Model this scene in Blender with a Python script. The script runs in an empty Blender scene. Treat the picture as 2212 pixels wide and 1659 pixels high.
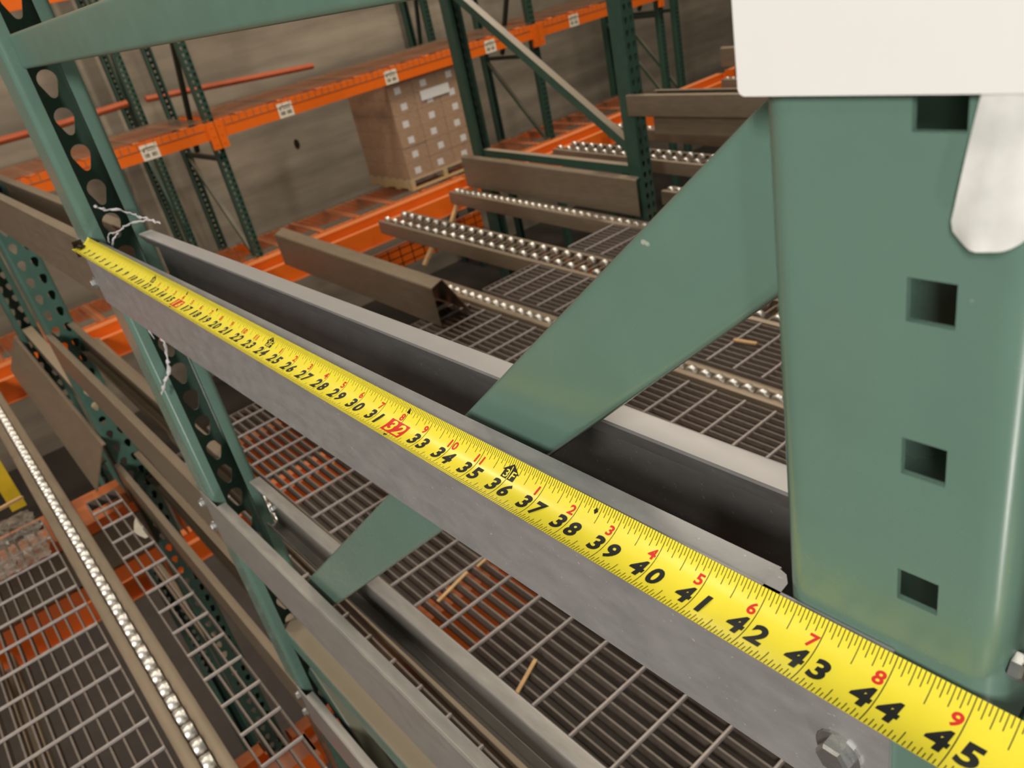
import bpy, math, random
from mathutils import Vector, Matrix

random.seed(7)
S = 0.0254                      # everything below is laid out in inches, built in metres
SC = bpy.context.scene
COL = SC.collection

# ------------------------------------------------------------------ camera
cam_d = bpy.data.cameras.new('camera')
cam = bpy.data.objects.new('camera', cam_d)
COL.objects.link(cam)
right = Vector((0.63115, 0.74938, -0.20021))
down = Vector((0.25251, -0.44256, -0.86045))
fwd = Vector((-0.73341, 0.49252, -0.46855))
M = Matrix((right, -down, -fwd)).transposed().to_4x4()
M.translation = Vector((47.7226, -7.5648, 9.1650)) * S
cam.matrix_world = M
cam_d.sensor_width = 36.0
cam_d.lens = 36.0 * 1743.36 / 2212.0
cam_d.clip_start = 0.01
cam_d.clip_end = 100.0
cam_d.dof.use_dof = True
cam_d.dof.focus_distance = 17.5 * S
cam_d.dof.aperture_fstop = 17.0
SC.camera = cam

# ------------------------------------------------------------------ light
w = bpy.data.worlds.new('world')
SC.world = w
w.use_nodes = True
w.node_tree.nodes['Background'].inputs[0].default_value = (0.80, 0.74, 0.66, 1)
w.node_tree.nodes['Background'].inputs[1].default_value = 0.08

def area_lamp(name, loc, size, power, target, color=(1.0, 0.90, 0.76)):
    d = bpy.data.lights.new(name, 'AREA')
    d.shape = 'RECTANGLE'
    d.size, d.size_y = size[0] * S, size[1] * S
    d.energy = power
    d.color = color
    o = bpy.data.objects.new(name, d)
    COL.objects.link(o)
    o.location = Vector(loc) * S
    o.rotation_euler = (Vector(target) * S - o.location).to_track_quat('-Z', 'Y').to_euler()
    return o
# high-bay fixtures hung over the aisle behind the camera and over the racks, plus one low added fill
area_lamp('aisle_fill_light', (112, -118, 74), (14, 48), 156, (25, 5, -5), (1.0, 0.96, 0.91))
area_lamp('aisle_fill_light', (140, -70, -78), (10, 40), 34, (-20, 0, -60), (1.0, 0.93, 0.84))  # low unseen lamp added to brighten parts under the deck
area_lamp('bay_light', (75, 170, 200), (20, 60), 90, (0, 60, -40))
area_lamp('bay_light', (-20, 40, 230), (24, 60), 78, (-60, 60, -40))
area_lamp('bay_light', (-165, -10, 200), (20, 60), 150, (-240, 40, -40))
area_lamp('bay_light', (-150, 220, 200), (20, 60), 265, (-240, 190, -40))
area_lamp('bay_light', (-90, -110, 200), (20, 60), 60, (-60, -20, -60))

SC.view_settings.view_transform = 'Standard'
SC.view_settings.look = 'None'
SC.view_settings.gamma = 1.0
SC.view_settings.use_curve_mapping = False
SC.view_settings.exposure = 0.0

# ------------------------------------------------------------------ materials
def lin(r, g, b):
    f = lambda c: (c / 255 / 12.92) if c / 255 <= 0.04045 else ((c / 255 + 0.055) / 1.055) ** 2.4
    return (f(r), f(g), f(b), 1.0)

def mat(name, col, rough=0.5, metal=0.0, var=0.15, scale=30.0, stretch=None, bump=0.0, top_tint=None, top_amt=0.5, speck=None, coat=0.0, rvar=0.1):
    m = bpy.data.materials.new(name)
    m.use_nodes = True
    nt = m.node_tree
    N, L = nt.nodes, nt.links
    b = N['Principled BSDF']
    b.inputs['Metallic'].default_value = metal
    b.inputs['Coat Weight'].default_value = coat
    b.inputs['Coat Roughness'].default_value = 0.2
    tc = N.new('ShaderNodeTexCoord')
    mp = N.new('ShaderNodeMapping')
    L.new(tc.outputs['Object'], mp.inputs[0])
    if stretch: mp.inputs['Scale'].default_value = stretch
    nz = N.new('ShaderNodeTexNoise')
    nz.inputs['Scale'].default_value = scale
    nz.inputs['Detail'].default_value = 6
    nz.inputs['Roughness'].default_value = 0.65
    L.new(mp.outputs[0], nz.inputs['Vector'])
    mx = N.new('ShaderNodeMix'); mx.data_type = 'RGBA'
    mx.inputs['A'].default_value = tuple(c * (1 - var) for c in col[:3]) + (1,)
    mx.inputs['B'].default_value = tuple(min(1, c * (1 + var)) for c in col[:3]) + (1,)
    cr = N.new('ShaderNodeMapRange')
    cr.inputs['From Min'].default_value = 0.3; cr.inputs['From Max'].default_value = 0.7
    L.new(nz.outputs['Fac'], cr.inputs['Value'])
    L.new(cr.outputs[0], mx.inputs['Factor'])
    out = mx.outputs['Result']
    if speck:
        n2 = N.new('ShaderNodeTexNoise'); n2.inputs['Scale'].default_value = speck[1]; n2.inputs['Detail'].default_value = 3
        L.new(tc.outputs['Object'], n2.inputs['Vector'])
        r2 = N.new('ShaderNodeMapRange')
        r2.inputs['From Min'].default_value = speck[2]; r2.inputs['From Max'].default_value = speck[2] + 0.06
        L.new(n2.outputs['Fac'], r2.inputs['Value'])
        m2 = N.new('ShaderNodeMix'); m2.data_type = 'RGBA'
        L.new(r2.outputs[0], m2.inputs['Factor']); L.new(out, m2.inputs['A'])
        m2.inputs['B'].default_value = speck[0]
        out = m2.outputs['Result']
    if top_tint:  # tints upward faces towards the given colour
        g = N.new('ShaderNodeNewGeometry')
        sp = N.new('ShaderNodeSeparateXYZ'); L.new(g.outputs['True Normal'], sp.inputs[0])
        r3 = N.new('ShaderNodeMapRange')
        r3.inputs['From Min'].default_value = 0.35; r3.inputs['From Max'].default_value = 0.9; r3.inputs['To Max'].default_value = top_amt
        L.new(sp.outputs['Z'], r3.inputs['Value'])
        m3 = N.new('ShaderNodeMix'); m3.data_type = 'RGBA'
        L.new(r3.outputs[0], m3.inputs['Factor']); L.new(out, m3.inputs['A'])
        m3.inputs['B'].default_value = top_tint
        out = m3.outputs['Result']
    L.new(out, b.inputs['Base Color'])
    rr = N.new('ShaderNodeMapRange')
    rr.inputs['To Min'].default_value = max(0.02, rough - rvar); rr.inputs['To Max'].default_value = min(1, rough + rvar)
    L.new(nz.outputs['Fac'], rr.inputs['Value']); L.new(rr.outputs[0], b.inputs['Roughness'])
    if bump:
        bp = N.new('ShaderNodeBump'); bp.inputs['Strength'].default_value = bump; bp.inputs['Distance'].default_value = 0.0006
        L.new(nz.outputs['Fac'], bp.inputs['Height']); L.new(bp.outputs[0], b.inputs['Normal'])
    return m

TOP_TAN = lin(148, 130, 108)  # tan that upward faces are tinted towards
GREEN = mat('green_paint', lin(101, 130, 116), 0.27, 0, 0.05, 18, rvar=0.05, coat=0.12, speck=(lin(170, 175, 160), 95, 0.76))
GREEN_D = mat('green_paint_dusty', lin(97, 126, 112), 0.32, 0, 0.08, 25, top_tint=TOP_TAN, top_amt=0.85, speck=(lin(180, 160, 120), 60, 0.73))
GREEN_M = mat('green_paint_deep', lin(76, 110, 96), 0.38, 0, 0.10, 20, top_tint=TOP_TAN, top_amt=0.5)
GREEN_F = mat('green_paint_dark', lin(52, 80, 67), 0.42, 0, 0.12, 20, top_tint=TOP_TAN, top_amt=0.5)
GREEN_B = mat('green_brace_tan_top', lin(56, 84, 70), 0.5, 0, 0.1, 20, top_tint=TOP_TAN, top_amt=0.95)  # upward faces turned almost fully tan, other faces stay dark green
ORANGE_SH = mat('orange_paint_shaded', lin(190, 92, 50), 0.6, 0, 0.1, 14)  # darker orange: the shade behind the shelf is put into the colour
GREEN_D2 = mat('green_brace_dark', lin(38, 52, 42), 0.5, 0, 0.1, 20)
BARE = mat('bare_steel', lin(95, 92, 86), 0.5, 0.5, 0.2, 60)
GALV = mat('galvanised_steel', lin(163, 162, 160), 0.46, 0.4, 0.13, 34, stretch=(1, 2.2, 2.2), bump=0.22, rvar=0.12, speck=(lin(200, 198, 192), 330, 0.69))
GALV_R = mat('galvanised_steel_shaded', lin(112, 110, 108), 0.5, 0.4, 0.16, 30, stretch=(1, 2.2, 2.2), bump=0.25, top_tint=lin(188, 184, 180), top_amt=0.9, speck=(lin(150, 142, 128), 330, 0.67))  # darker copy of GALV: recess shade and lit top put into the colour
GALV_W = mat('galvanised_steel_worn', lin(162, 157, 150), 0.44, 0.45, 0.12, 20, stretch=(1, 5, 5), bump=0.1, rvar=0.12)
TAUPE = mat('dull_galvanised', lin(134, 120, 101), 0.48, 0.45, 0.12, 12, stretch=(1, 6, 6), top_tint=TOP_TAN, top_amt=0.35)
ORANGE = mat('orange_paint', lin(255, 116, 24), 0.40, 0, 0.05, 14, top_tint=lin(178, 124, 86), top_amt=0.6)
ZINC = mat('zinc_wheel', lin(232, 228, 220), 0.42, 1.0, 0.03, 20, rvar=0.02)
GRATE = mat('grating_rod', lin(172, 162, 156), 0.5, 0.4, 0.15, 45, bump=0.3)
GRATE_B = mat('grating_bar', lin(122, 111, 101), 0.55, 0.35, 0.18, 45, bump=0.2)
BOLT = mat('zinc_bolt', lin(205, 207, 205), 0.28, 0.9, 0.1, 60)
YEL = mat('tape_yellow', lin(250, 232, 62), 0.36, 0, 0.025, 40, coat=0.15, rvar=0.05)
BLACK = mat('print_black', lin(26, 26, 26), 0.5, 0, 0.0)
RED = mat('print_red', lin(222, 40, 30), 0.5, 0, 0.0)
WHITE = mat('label_white', lin(240, 238, 234), 0.45, 0, 0.01)
CREAM = mat('label_cream', lin(250, 238, 215), 0.6, 0, 0.03)
CARD = mat('cardboard', lin(178, 138, 98), 0.8, 0, 0.08, 12)
WOOD = mat('pallet_wood', lin(205, 175, 125), 0.8, 0, 0.15, 15, stretch=(1, 6, 6))
WOOD2 = mat('splinter_wood', lin(205, 165, 115), 0.8, 0, 0.15, 40)
PAPER = mat('waste_paper', lin(182, 172, 152), 0.75, 0, 0.1, 60)
WIRE = mat('deck_wire', lin(146, 130, 108), 0.5, 0.4, 0.1, 40)
YELP = mat('yellow_strap', lin(225, 190, 40), 0.5, 0, 0.1, 20)
DARKH = mat('hook_steel', lin(70, 62, 52), 0.4, 0.8, 0.2, 60)
FLOORM = mat('concrete_floor', lin(66, 60, 54), 0.7, 0, 0.2, 3)

def wall_mat():
    m = mat('concrete_wall', lin(158, 146, 128), 0.9, 0, 0.22, 1.4, stretch=(1, 0.5, 1.6), bump=0.2)
    nt = m.node_tree; N, L = nt.nodes, nt.links
    b = N['Principled BSDF']
    src = b.inputs['Base Color'].links[0].from_socket
    tc = N.new('ShaderNodeTexCoord')
    mp = N.new('ShaderNodeMapping'); mp.inputs['Scale'].default_value = (1, 0.12, 1.6)
    L.new(tc.outputs['Object'], mp.inputs[0])
    nz = N.new('ShaderNodeTexNoise'); nz.inputs['Scale'].default_value = 2.2; nz.inputs['Detail'].default_value = 4
    L.new(mp.outputs[0], nz.inputs['Vector'])
    r = N.new('ShaderNodeMapRange'); r.inputs['From Min'].default_value = 0.35; r.inputs['From Max'].default_value = 0.68
    r.inputs['To Min'].default_value = 0.62; r.inputs['To Max'].default_value = 1.12
    L.new(nz.outputs['Fac'], r.inputs['Value'])
    mx = N.new('ShaderNodeMix'); mx.data_type = 'RGBA'; mx.blend_type = 'MULTIPLY'; mx.inputs['Factor'].default_value = 1
    L.new(src, mx.inputs['A']); L.new(r.outputs[0], mx.inputs['B'])
    L.new(mx.outputs['Result'], b.inputs['Base Color'])
    return m
WALLM = wall_mat()

def film_mat(name, col, alpha, rough=0.3):
    m = bpy.data.materials.new(name); m.use_nodes = True
    nt = m.node_tree; N, L = nt.nodes, nt.links
    b = N['Principled BSDF']
    b.inputs['Base Color'].default_value = col
    b.inputs['Roughness'].default_value = rough
    tr = N.new('ShaderNodeBsdfTransparent')
    ms = N.new('ShaderNodeMixShader')
    nz = N.new('ShaderNodeTexNoise'); nz.inputs['Scale'].default_value = 55; nz.inputs['Detail'].default_value = 4
    tc = N.new('ShaderNodeTexCoord'); L.new(tc.outputs['Object'], nz.inputs['Vector'])
    r = N.new('ShaderNodeMapRange'); r.inputs['From Min'].default_value = 0.35; r.inputs['From Max'].default_value = 0.65
    r.inputs['To Min'].default_value = alpha[0]; r.inputs['To Max'].default_value = alpha[1]
    L.new(nz.outputs['Fac'], r.inputs['Value']); L.new(r.outputs[0], ms.inputs[0])
    L.new(tr.outputs[0], ms.inputs[1]); L.new(b.outputs[0], ms.inputs[2])
    L.new(ms.outputs[0], N['Material Output'].inputs[0])
    return m
FILM = film_mat('white_plastic_film', lin(238, 238, 232), (0.72, 1.0))
WRAP = film_mat('clear_stretch_wrap', lin(235, 230, 228), (0.03, 0.18), 0.15)
STRING = film_mat('twisted_stretch_film', lin(228, 222, 222), (0.55, 0.95), 0.25)

# ------------------------------------------------------------------ mesh helpers (inches)
class MB:
    def __init__(s): s.v = []; s.f = []
    def quad(s, a, b, c, d):
        n = len(s.v); s.v += [tuple(a), tuple(b), tuple(c), tuple(d)]; s.f.append((n, n+1, n+2, n+3))
    def poly(s, pts):
        n = len(s.v); s.v += [tuple(p) for p in pts]; s.f.append(tuple(range(n, n+len(pts))))
    def box(s, x0, x1, y0, y1, z0, z1):
        n = len(s.v)
        s.v += [(x0,y0,z0),(x1,y0,z0),(x1,y1,z0),(x0,y1,z0),(x0,y0,z1),(x1,y0,z1),(x1,y1,z1),(x0,y1,z1)]
        s.f += [tuple(n+i for i in q) for q in ((3,2,1,0),(4,5,6,7),(0,1,5,4),(1,2,6,5),(2,3,7,6),(3,0,4,7))]
    def obox(s, p, q, wid, hei, up=(0,0,1)):
        p, q = Vector(p), Vector(q)
        d = (q - p).normalized(); a = d.cross(Vector(up)).normalized(); b = a.cross(d).normalized()
        c = []
        for e in (p, q):
            for sx, sy in ((-1,-1),(1,-1),(1,1),(-1,1)): c.append(e + a*sx*wid/2 + b*sy*hei/2)
        n = len(s.v); s.v += [tuple(t) for t in c]
        s.f += [tuple(n+i for i in t) for t in ((3,2,1,0),(4,5,6,7),(0,1,5,4),(1,2,6,5),(2,3,7,6),(3,0,4,7))]
    def sweep(s, prof, place, x0, x1, t, ends=True):
        """open 2D profile given thickness t, extruded from x0 to x1 through place(u, v, x)"""
        n = len(prof); A = []; B = []
        for i, p in enumerate(prof):
            p = Vector(p)
            ds = []
            if i > 0: ds.append((p - Vector(prof[i-1])).normalized())
            if i < n-1: ds.append((Vector(prof[i+1]) - p).normalized())
            d = sum(ds, Vector((0,0))).normalized()
            nm = Vector((-d.y, d.x))
            k = 1.0
            if len(ds) == 2:
                k = 1.0 / max(0.4, nm.dot(Vector((-ds[0].y, ds[0].x))))
            A.append(p + nm*t/2*k); B.append(p - nm*t/2*k)
        ring = A + B[::-1]; m = len(ring); b0 = len(s.v)
        for x in (x0, x1):
            for q in ring: s.v.append(tuple(place(q.x, q.y, x)))
        for i in range(m):
            j = (i+1) % m
            s.f.append((b0+i, b0+j, b0+m+j, b0+m+i))
        if ends:
            for o in (0, m):
                for i in range(n-1):
                    s.f.append((b0+o+i, b0+o+i+1, b0+o+m-2-i, b0+o+m-1-i))
    def tube(s, pts, r, seg=8, caps=True):
        pts = [Vector(p) for p in pts]; rings = []
        rr = r if isinstance(r, (list, tuple)) else [r]*len(pts)
        for i, p in enumerate(pts):
            d = (pts[min(i+1, len(pts)-1)] - pts[max(i-1, 0)]).normalized()
            up = Vector((0,0,1)) if abs(d.z) < 0.9 else Vector((1,0,0))
            a = d.cross(up).normalized(); b = a.cross(d)
            n = len(s.v); rings.append(n)
            for k in range(seg):
                th = 2*math.pi*k/seg
                s.v.append(tuple(p + (a*math.cos(th) + b*math.sin(th))*rr[i]))
        for i in range(len(pts)-1):
            for k in range(seg):
                k2 = (k+1) % seg
                s.f.append((rings[i]+k, rings[i]+k2, rings[i+1]+k2, rings[i+1]+k))
        if caps:
            s.f.append(tuple(rings[0]+k for k in range(seg))[::-1]); s.f.append(tuple(rings[-1]+k for k in range(seg)))
    def lathe(s, prof, place, seg=14):
        """prof: (radius, along) pairs; place(a, b, along)"""
        rings = []
        for r, h in prof:
            n = len(s.v); rings.append(n)
            for k in range(seg):
                th = 2*math.pi*k/seg
                s.v.append(tuple(place(r*math.cos(th), r*math.sin(th), h)))
        for i in range(len(prof)-1):
            for k in range(seg):
                k2 = (k+1) % seg
                s.f.append((rings[i]+k, rings[i]+k2, rings[i+1]+k2, rings[i+1]+k))
        s.f.append(tuple(rings[0]+k for k in range(seg))[::-1]); s.f.append(tuple(rings[-1]+k for k in range(seg)))
    def mesh(s, name, m, smooth=None, origin=(0,0,0)):
        me = bpy.data.meshes.new(name)
        me.from_pydata([((x-origin[0])*S, (y-origin[1])*S, (z-origin[2])*S) for x, y, z in s.v], [], s.f)
        me.materials.append(m)
        me.validate()
        if smooth:
            me.polygons.foreach_set('use_smooth', [True]*len(me.polygons))
            me.set_sharp_from_angle(angle=math.radians(smooth))
        me.update()
        return me

ORI = {}
def link(name, me, parent=None, loc=None):
    o = bpy.data.objects.new(name, me)
    COL.objects.link(o)
    if parent is not None: o.parent = parent
    if loc is not None: o.location = Vector(loc) * S
    return o
def part(name, mb, m, parent, smooth=None):
    return link(name, mb.mesh(name, m, smooth, ORI.get(parent.name, (0,0,0))), parent)
def thing(name, label, cat, loc=(0,0,0), group=None, rot=None):
    o = bpy.data.objects.new(name, None); COL.objects.link(o)
    o.empty_display_size = 0.02
    o.location = Vector(loc) * S
    o['label'] = label; o['category'] = cat; o['kind'] = 'thing'
    if group: o['group'] = group
    if rot: o.rotation_euler = rot; ORI[o.name] = (0,0,0)
    else: ORI[o.name] = tuple(loc)
    return o
def single(name, mb, m, label, cat, loc=(0,0,0), group=None, smooth=None):
    o = link(name, mb.mesh(name, m, smooth, loc), None, loc)
    ORI[o.name] = tuple(loc)
    o['label'] = label; o['category'] = cat; o['kind'] = 'thing'
    if group: o['group'] = group
    return o
def structure(name, mb, m):
    o = link(name, mb.mesh(name, m)); o['kind'] = 'structure'
    return o

def rnd(pts, r, n=3):
    """round the inner corners of a 2D polyline"""
    out = [pts[0]]
    for i in range(1, len(pts)-1):
        p = Vector(pts[i]); a = (Vector(pts[i-1])-p); b = (Vector(pts[i+1])-p)
        k = min(r, a.length*0.45, b.length*0.45)
        a.normalize(); b.normalize()
        s, e = p + a*k, p + b*k
        for j in range(n+1):
            t = j/n
            q = s*(1-t)**2 + p*2*t*(1-t) + e*t**2
            out.append((q.x, q.y))
    out.append(pts[-1])
    return out

def teardrop(cu, cv, k=1.0, n=16):
    """outline: round top, narrow round bottom"""
    r1, r2, dd = 0.50*k, 0.23*k, 0.72*k
    top = [(cu + r1*math.cos(t), cv + 0.22*k + r1*math.sin(t)) for t in [math.radians(-15 + 210*i/9) for i in range(10)]]
    bot = [(cu + r2*math.cos(t), cv + 0.22*k - dd + r2*math.sin(t)) for t in [math.radians(195 + 150*i/5) for i in range(6)]]
    return top + bot
def square(cu, cv, h):
    return [(cu+h, cv), (cu+h, cv+h), (cu, cv+h), (cu-h, cv+h), (cu-h, cv), (cu-h, cv-h), (cu, cv-h), (cu+h, cv-h)]

def holed(mb, place, u0, u1, va, vb, hole, hc, t):
    """a rectangular cell with one hole, two skins and hole walls; place(u, v, w)"""
    n = len(hole)
    def hit(p):
        dx, dy = p[0]-hc[0], p[1]-hc[1]
        k = min(((u1-hc[0])/dx if dx > 1e-9 else (u0-hc[0])/dx if dx < -1e-9 else 1e9),
                ((vb-hc[1])/dy if dy > 1e-9 else (va-hc[1])/dy if dy < -1e-9 else 1e9))
        return (hc[0]+dx*k, hc[1]+dy*k)
    out = [hit(p) for p in hole]
    def side(q):
        if abs(q[0]-u1) < 1e-6: return 0
        if abs(q[1]-vb) < 1e-6: return 1
        if abs(q[0]-u0) < 1e-6: return 2
        return 3
    cor = {(0,1):(u1,vb),(1,2):(u0,vb),(2,3):(u0,va),(3,0):(u1,va)}
    for i in range(n):
        j = (i+1) % n
        ring = [hole[i], out[i]]
        c = cor.get((side(out[i]), side(out[j])))
        if c and min(abs(c[0]-out[i][0])+abs(c[1]-out[i][1]), abs(c[0]-out[j][0])+abs(c[1]-out[j][1])) > 1e-6: ring.append(c)
        ring += [out[j], hole[j]]
        mb.poly([place(q[0], q[1], 0) for q in ring])
        mb.poly([place(q[0], q[1], t) for q in ring[::-1]])
        mb.quad(place(*hole[i], 0), place(*hole[j], 0), place(*hole[j], t), place(*hole[i], t))

POSTS = {}
def post_mesh(key, z0, z1, zh, sq=None, mat_=None, n=4, pitch=2.0, phase=0.0, W=3.0, D=3.0, cols=(0.95, 2.25), hs=0.78, RAD=0.28):
    """C-section column: closed punched face at x=0, sides to x=D, lips on the open side. y 0..W. z absolute inches.
       zh = (from, to) range carrying holes; sq = height of one square side hole centre (holes on the y=0 side)"""
    if key in POSTS: return POSTS[key]
    mb = MB(); t = 0.09; r = RAD; lip = 0.72
    a = t/2
    P3 = lambda u, v, x: (u, v, x)
    # rounded corners and lips (swept along z)
    arc = lambda cx, cy, a0, a1: [(cx + (r)*math.cos(math.radians(a0+(a1-a0)*i/n)), cy + r*math.sin(math.radians(a0+(a1-a0)*i/n))) for i in range(n+1)]
    e = 0.12
    lo = [(0, r+e)] + arc(r, r, 180, 270) + [(r+e, 0)]           # closed-face corner near y=0
    hi = [(0, W-r-e)] + arc(r, W-r, 180, 90) + [(r+e, W)]
    lo2 = [(D-r-e, 0)] + arc(D-r, r, 270, 360) + [(D, lip)]
    hi2 = [(D-r-e, W)] + arc(D-r, W-r, 90, 0) + [(D, W-lip)]
    r = r + e
    for pr in (lo, hi, lo2, hi2): mb.sweep(pr, P3, z0, z1, t)
    mb.box(r, D-r, W-a, W+a, z0, z1)
    def face(place, u0, u1, cols_, mk, hw):
        zs = []
        k0 = math.ceil((zh[0]-phase)/pitch)
        k = k0
        while phase + pitch*k + pitch/2 <= zh[1]:
            zs.append(phase + pitch*k); k += 1
        if not zs: zs = []
        lo_z = zs[0]-pitch/2 if zs else z1
        hi_z = zs[-1]+pitch/2 if zs else z1
        def plain(va, vb):
            if vb - va < 1e-6: return
            mb.quad(place(u0,va,0), place(u1,va,0), place(u1,vb,0), place(u0,vb,0))
            mb.quad(place(u0,va,t), place(u0,vb,t), place(u1,vb,t), place(u1,va,t))
        plain(z0, lo_z); plain(hi_z, z1)
        edges = [u0] + [(cols_[i]+cols_[i+1])/2 for i in range(len(cols_)-1)] + [u1]
        for z in zs:
            for i, c in enumerate(cols_):
                holed(mb, place, edges[i], edges[i+1], z-pitch/2, z+pitch/2, mk(c, z), (c, z), t)
    face(lambda u, v, w_: (w_-a, u, v), r, W-r, cols, lambda c, z: teardrop(c, z, hs), None)
    if sq is None: mb.box(r, D-r, -a, a, z0, z1)
    else:
        ph = phase
        phase = sq
        face(lambda u, v, w_: (u, w_-a, v), r, D-r, (1.0,), lambda c, z: square(c, z, 0.255), None)
    me = mb.mesh('post', mat_ or GREEN, 35)
    POSTS[key] = me
    return me

def add_post(parent, me, x, y, mirror=False):
    o = link('post', me, parent)
    ox, oy, oz = ORI[parent.name]
    o.location = Vector((x-ox, y-oy, -oz)) * S
    if mirror: o.scale = (-1, 1, 1)
    return o

def zd(x): return -37 - 0.033*(x+20)
TILT = math.atan(0.033)
FLOOR = -138

# ------------------------------------------------------------------ setting
m = MB(); m.box(-345, 330, -220, 520, FLOOR-6, FLOOR); structure('floor', m, FLOORM)
m = MB(); m.box(-330, -322, -220, 520, FLOOR, 150); structure('wall_back', m, WALLM)

# ------------------------------------------------------------------ near upright frame
f1 = thing('upright_frame', 'near green upright frame that the yellow tape measure spans', 'rack frame', (21, 1.6, FLOOR))
far_post = post_mesh('far', FLOOR, 60, (-75, 18), None, GREEN, pitch=1.96, phase=-0.11, cols=(1.97,), hs=1.0)
near_post = post_mesh('near', FLOOR, 60, (-20, 14), 1.13, GREEN, n=8, phase=0.4, W=2.95, D=2.95, RAD=0.34)
add_post(f1, far_post, -3.0, 0.15)
add_post(f1, near_post, 45.15, 0.15, True)
# horizontal and diagonal braces: rolled C sections
def brace_c(mb, p, q, wid, dep, t=0.1):
    """channel brace: flat web facing -y, flanges going +y; p, q on the web centre line"""
    p, q = Vector(p), Vector(q)
    L_ = (q-p).length; d = (q-p).normalized(); nrm = Vector((0, -1, 0)); a = d.cross(nrm).normalized()
    prof = rnd([(wid/2, dep), (wid/2, 0), (-wid/2, 0), (-wid/2, dep)], 0.13, 4)
    mb.sweep(prof, lambda u, v, x: p + d*x + a*u - nrm*v, 0, L_, t)
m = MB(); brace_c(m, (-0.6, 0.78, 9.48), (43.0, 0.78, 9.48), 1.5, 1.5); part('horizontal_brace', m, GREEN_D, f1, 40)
m = MB()
def on_brace(x): return 5.5 + (x - 41.48)*0.830
brace_c(m, (42.9, 1.0, on_brace(42.9)), (5.5, 1.0, on_brace(5.5)), 1.93, 1.0); part('diagonal_brace', m, GREEN, f1, 40)
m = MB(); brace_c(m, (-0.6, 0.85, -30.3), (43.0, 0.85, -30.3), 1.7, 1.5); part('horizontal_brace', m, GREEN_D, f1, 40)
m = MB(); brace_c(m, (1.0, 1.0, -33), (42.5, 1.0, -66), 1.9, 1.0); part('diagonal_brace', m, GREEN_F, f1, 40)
m = MB()
m.lathe([(0.30, 0), (0.30, 0.2), (0.24, 0.26)], lambda a, b, t: (45.2+t*0.6, 0.42+a*0.6, 0.3+b*0.6), 6); part('bolt', m, BOLT, f1)
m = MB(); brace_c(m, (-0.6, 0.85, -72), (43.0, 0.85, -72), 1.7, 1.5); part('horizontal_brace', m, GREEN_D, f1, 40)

# ------------------------------------------------------------------ side channels bolted to the frames
def hexbolt(mb, x, y, z, r=0.28, h=0.28):
    mb.lathe([(r*1.35, 0), (r*1.35, 0.06)], lambda a, b, t: (x+a, y-t, z+b), 16)
    mb.lathe([(r, 0.06), (r, h*0.8), (r*0.86, h)], lambda a, b, t: (x+a, y-t, z+b), 6)

def front_channel(label, x0, x1, zt, H, mm, bolts=(), flange=None, fw=0.5, group=None):
    """web towards the camera side, flanges pointing back"""
    o = thing('side_channel', label, 'channel', ((x0+x1)/2, 0.05, zt-H), group)
    m = MB()
    prof = rnd([(0.05+0.05, zt-0.05), (0.05, zt-0.05), (0.05, zt-H+0.05), (0.05+0.05, zt-H+0.05)], 0.04, 2)
    m.sweep([(0.045, zt), (0.045, zt-H)], lambda u, v, x: (x, u, v), x0, x1, 0.09)
    web = part('web', m, mm, o); ORI[web.name] = ORI[o.name]
    fa, fb = flange or (x0, x1)
    m = MB()
    m.sweep(rnd([(0.045, zt-0.3), (0.045, zt-0.045), (0.045+fw, zt-0.045)], 0.12, 4), lambda u, v, x: (x, u, v), fa, fb, 0.085)
    if flange:   # the snipped corner at the post
        m.poly([(fb, 0.02, zt), (fb+0.3, 0.02, zt), (fb+0.27, 0.3, zt), (fb+0.15, fw-0.05, zt), (fb, fw, zt)])
    part('top_flange', m, mm, o, 40)
    m = MB()
    m.sweep(rnd([(0.045, zt-H+0.3), (0.045, zt-H+0.045), (0.045+fw, zt-H+0.045)], 0.12, 4), lambda u, v, x: (x, u, v), fa, fb, 0.085)
    part('bottom_flange', m, mm, o, 40)
    for bx, bz in bolts:
        m = MB(); hexbolt(m, bx, 0.0, bz); part('bolt', m, BOLT, web)
    return o

def rear_channel(label, x0, x1, zt, H, mm, y=3.2, bolts=(), group=None):
    """web on the far side of the posts, lipped flange pointing back at the camera"""
    o = thing('side_channel', label, 'channel', ((x0+x1)/2, y, zt-H), group)
    m = MB()
    prof = rnd([(y-0.46, zt-0.60), (y-0.74, zt-0.05), (y-0.02, zt-0.045), (y, zt-0.2), (y, zt-H), (y-0.7, zt-H), (y-0.7, zt-H+0.35)], 0.1, 3)
    m.sweep(prof, lambda u, v, x: (x, u, v), x0, x1, 0.08)
    web = part('lipped_section', m, mm, o, 40); ORI[web.name] = ORI[o.name]
    for bx, bz in bolts:
        m = MB(); hexbolt(m, bx, y-0.05, bz, 0.25); part('bolt', m, BOLT, web)
    return o

front_channel('long grey galvanised front channel lying directly under the yellow tape', -2.8, 43.9, -0.06, 3.95, GALV, [(43.12, -2.75)], (0.4, 41.85))
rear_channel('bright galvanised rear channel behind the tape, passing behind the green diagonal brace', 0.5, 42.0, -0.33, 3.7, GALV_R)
front_channel('middle-level galvanised front channel below the tape, crossing the lower end of the diagonal brace', -2.0, 43.9, -17.45, 4.0, GALV_W, [], (0.9, 41.5), 0.6)
rear_channel('middle-level galvanised rear channel beside the right-hand grating', 0.9, 42.0, -17.0, 3.7, GALV_W, 3.2, [(1.6, -19.2)])
front_channel('lowest galvanised front channel at the bottom edge, under the dusty green horizontal brace', -0.5, 43.9, -34.9, 4.0, GALV_W, [], (0.9, 41.5), 0.6)
rear_channel('lowest galvanised rear channel half hidden below the dusty green brace', 0.9, 42.0, -34.5, 3.7, GALV_W, 3.2)
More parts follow.
